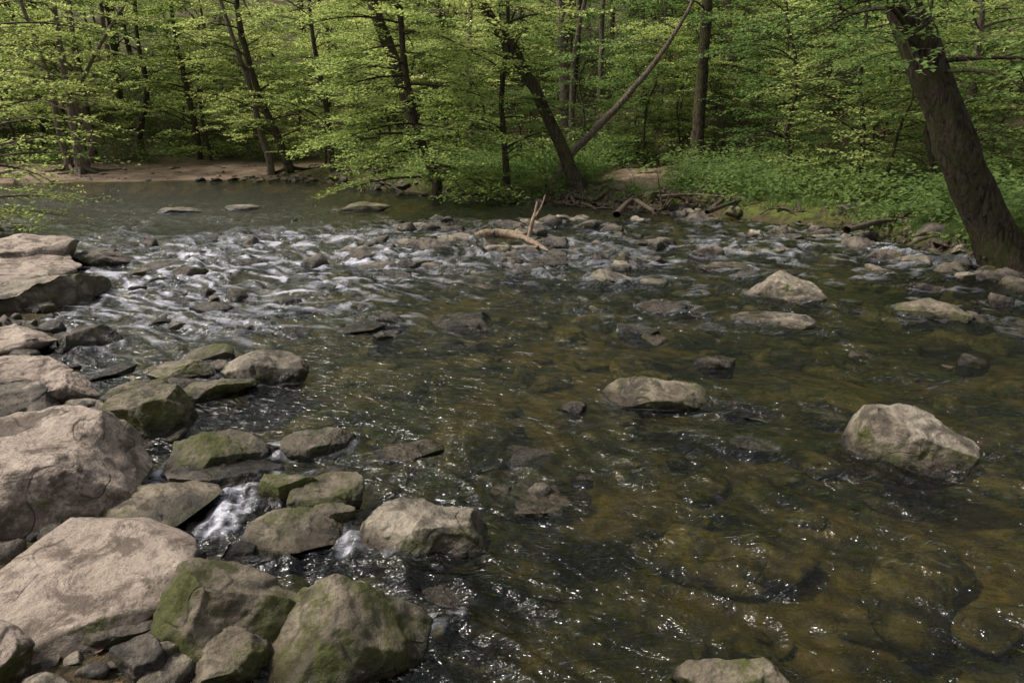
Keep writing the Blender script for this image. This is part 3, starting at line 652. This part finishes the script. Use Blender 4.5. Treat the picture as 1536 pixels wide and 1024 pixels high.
# --- undergrowth
def herbs(name,n,fn,mat,ls,hgt,seed,k=14):
    rng=np.random.default_rng(seed); P=fn(rng,n); zz=terr(P[:,0],P[:,1])[0]
    hh=rng.uniform(.3,1,len(P))*hgt*(1+.9*pn2(P[:,0]*.9,P[:,1]*.9,3)); N_=len(P)*k
    base=np.repeat(np.column_stack([P,zz]),k,0); h=np.repeat(hh,k)
    az=rng.uniform(0,6.28,N_); r=np.sqrt(rng.uniform(0,1,N_))*h*.6; 
    pos=base+np.stack([np.cos(az)*r,np.sin(az)*r,h*rng.uniform(.25,1,N_)],1)
    d=np.stack([np.cos(az),np.sin(az),rng.normal(-.1,.3,N_)],1)
    V,Fq=leaf_quads(pos,d,UP+rng.normal(0,.45,(N_,3)),ls,rng)
    pt=np.repeat(np.clip(.45+.9*pn2(P[:,0]*.8,P[:,1]*.8,19),0,1),k)
    b=Bag(); b.add(V,Fq,np.repeat(np.clip(pt+rng.normal(0,.2,N_),0,1),4))
    add_obj(name,b.mesh(name,mat,False))
def rb(rng,n):
    C=resample(CH_R[3:12],600); nrm=np.gradient(C,axis=0); nrm=np.stack([nrm[:,1],-nrm[:,0]],1); nrm/=np.linalg.norm(nrm,axis=1)[:,None]
    i=rng.integers(0,600,n); d=.4+np.abs(rng.normal(0,1,n))*4.2; P=C[i]+nrm[i]*d[:,None]+rng.normal(0,.2,(n,2))
    den=pn2(P[:,0]*.7,P[:,1]*.7,9)+.25*rng.normal(size=n)+.2
    path=np.exp(-((P[:,0]-3.6-.3*(P[:,1]-22))/1.1)**2)*(P[:,1]>19)*(P[:,1]<25)
    return P[(den>.0)&(~inside(P[:,0],P[:,1]))&(path<.3)&((d>1.3)|(rng.uniform(size=n)<.4))]
herbs("undergrowth_plants",7500,rb,M_HERB,.115,.9,301)
def hillp(rng,n):
    P=np.column_stack([rng.uniform(-35,32,n),rng.uniform(24,52,n)]); sd=np.minimum(dchain(P[:,0],P[:,1],CH_R),dchain(P[:,0],P[:,1],CH_L))
    den=pn2(P[:,0]*.35,P[:,1]*.35,12)+.15*rng.normal(size=n)+.12
    return P[(den>.0)&(~inside(P[:,0],P[:,1]))&(sd>np.where(P[:,0]<-8,5.5,2))]
herbs("hillside_undergrowth",8500,hillp,M_LEAF2,.17,1.1,302)
def lf(rng,n):
    P=np.column_stack([rng.uniform(-22,-8.5,n),rng.uniform(13,22,n)]); sd=dchain(P[:,0],P[:,1],CH_L)
    return P[(~inside(P[:,0],P[:,1]))&(sd>.4)]
herbs("bank_plants",1200,lf,M_LEAF,.10,.5,303)
def grass():
    rng=np.random.default_rng(9); C=resample(CH_R[3:12],600); nrm=np.gradient(C,axis=0); nrm=np.stack([nrm[:,1],-nrm[:,0]],1); nrm/=np.linalg.norm(nrm,axis=1)[:,None]
    n=34000; i=rng.integers(0,600,n); d=.35+np.abs(rng.normal(0,1.1,n)); P=C[i]+nrm[i]*d[:,None]
    k=(pn2(P[:,0]*1.2,P[:,1]*1.2,14)>-.05)&(~inside(P[:,0],P[:,1])); P=P[k]; z=terr(P[:,0],P[:,1])[0]; n=len(P)
    b=np.column_stack([P,z]); az=rng.uniform(0,6.28,n); L_=rng.uniform(.05,.18,n)
    s=np.stack([np.cos(az),np.sin(az),0*az],1); tip=b+np.stack([rng.normal(0,.05,n),rng.normal(0,.05,n),L_],1)
    V=np.stack([b-s*.008,b+s*.008,tip+s*.001,tip-s*.001],1).reshape(-1,3)
    bg=Bag(); bg.add(V,np.arange(len(V)).reshape(-1,4),np.repeat(rng.uniform(.1,.8,n),4)); add_obj("bank_grass",bg.mesh("bank_grass",M_HERB,False))
grass()
def litter():
    rng=np.random.default_rng(44); a=np.column_stack([rng.uniform(-5,-1.2,500),rng.uniform(2,7,500)]); b=np.column_stack([rng.uniform(-20,16,4500),rng.uniform(14,38,4500)])
    P=np.vstack([a,b]); P=P[~inside(P[:,0],P[:,1])]; z=terr(P[:,0],P[:,1])[0]+.012; n=len(P)
    az=rng.uniform(0,6.28,n); V,Fq=leaf_quads(np.column_stack([P,z]),np.stack([np.cos(az),np.sin(az),0*az],1),UP+rng.normal(0,.3,(n,3)),.06,rng)
    bg=Bag(); bg.add(V,Fq,np.repeat(rng.uniform(0,1,n),4)); add_obj("fallen_leaves",bg.mesh("fallen_leaves",M_DEAD,False))
litter()
def roots():
    rng=np.random.default_rng(12); b=Bag(); C=resample(CH_R[3:12],600)
    for k in range(70):
        i=int(rng.choice([rng.integers(30,200),rng.integers(230,470),rng.integers(300,400)])); m=int(rng.integers(14,60)); seg=C[i:i+m:max(1,m//9)]
        if len(seg)<5: continue
        sl=rng.normal(0,.5); seg=seg+rng.normal(0,.13,seg.shape)+rng.uniform(-.1,.8)*np.array([.6,.8])+np.linspace(0,sl,len(seg))[:,None]*np.array([.5,.8])
        z=terr(seg[:,0],seg[:,1])[0]; z=np.maximum(z,-.05)+rng.uniform(.0,.08)+.06*np.sin(np.arange(len(seg))*1.7+k)
        P=resample(np.column_stack([seg,z]),22); V,Fq=tube(P,np.linspace(rng.uniform(.02,.08),.010,22),7,.4,k); b.add(V,Fq)
    add_obj("exposed_tree_roots",b.mesh("exposed_tree_roots",M_ROOT))
roots()
def drift():
    b=Bag(); P=[ground(705,356,.10)[0],ground(735,350,.14)[0],ground(770,352,.13)[0],ground(800,364,.08)[0],ground(826,380,.0)[0]]
    V,Fq=tube(resample(P,24),np.interp(np.linspace(0,1,24),[0,.15,.5,1],[.03,.085,.075,.025]),12,.35,3); b.add(V,Fq)
    g,t=ground(792,358,.05); 
    pts=[at_dist(792,362,g[1])[0],at_dist(798,335,g[1])[0],at_dist(803,318,g[1]+.05)[0],at_dist(806,302,g[1]+.1)[0]]
    V,Fq=tube(resample(pts,12),np.linspace(.045,.02,12),8,.3,5); b.add(V,Fq)
    pts=[at_dist(803,325,g[1])[0],at_dist(812,310,g[1])[0],at_dist(818,292,g[1]+.1)[0]]
    V,Fq=tube(resample(pts,8),np.linspace(.022,.01,8),6,.3,6); b.add(V,Fq)
    add_obj("driftwood_log",b.mesh("driftwood_log",M_WOOD))
drift()
# fallen branches on the banks
for k,(a,zc,r) in enumerate([([(520,262),(560,268),(605,288)],.22,.07),([(985,296),(1040,292),(1110,297)],.45,.05),([(925,322),(950,300),(985,316),(1010,298)],.3,.07),([(0,262),(30,252),(60,262)],.4,.09),([(160,246),(205,240),(260,246)],.35,.06),([(560,258),(600,250),(640,268)],.5,.05),([(1060,318),(1120,300),(1190,315)],.35,.05),([(1270,345),(1340,330),(1420,345)],.35,.06)]):
    P=resample([ground(x,y,zc)[0] for x,y in a],18); V,Fq=tube(P,np.linspace(r,r*.3,18),8,.4,k)
    bb=Bag(); bb.add(V,Fq)
    rr=np.random.default_rng(k)
    for j in range(3):
        i=int(rr.integers(4,15)); d=rr.normal(0,.35,3); d[2]=abs(d[2])*.8; V,Fq=tube(np.array([P[i],P[i]+d*.5,P[i]+d*1.1+np.array([0,0,.08])]),np.array([r*.4,r*.25,.006]),6); bb.add(V,Fq)
    add_obj("fallen_branch",bb.mesh("fallen_branch",M_BARK2 if k%2 else M_ROOT))
# ------------------------------------------------------------------ light
w=bpy.data.worlds.new("World"); sc.world=w; w.use_nodes=True; nt=w.node_tree; nt.nodes.clear()
sky=nt.nodes.new('ShaderNodeTexSky'); sky.sky_type='NISHITA'; sky.sun_disc=False
EL=radians(52); AZ=radians(-88)    # azimuth measured from +Y toward +X
sky.sun_elevation=EL; sky.sun_rotation=AZ; sky.dust_density=4; sky.air_density=1.3
hs=nt.nodes.new('ShaderNodeHueSaturation'); hs.inputs['Saturation'].default_value=.3
bg=nt.nodes.new('ShaderNodeBackground'); bg.inputs['Strength'].default_value=.15
o=nt.nodes.new('ShaderNodeOutputWorld'); nt.links.new(sky.outputs[0],hs.inputs['Color']); nt.links.new(hs.outputs[0],bg.inputs[0]); nt.links.new(bg.outputs[0],o.inputs[0])
sd=bpy.data.lights.new("sun",'SUN'); sd.energy=5.0; sd.angle=radians(7); sd.color=(1,.93,.83)
so=bpy.data.objects.new("sun",sd); sc.collection.objects.link(so)
from mathutils import Vector
dv=Vector((sin(AZ)*cos(EL),cos(AZ)*cos(EL),sin(EL))); so.rotation_euler=dv.to_track_quat('Z','Y').to_euler(); so.location=(-10,10,20)
sc.view_settings.view_transform='Standard'; sc.view_settings.look='None'; sc.view_settings.exposure=0; sc.view_settings.gamma=1
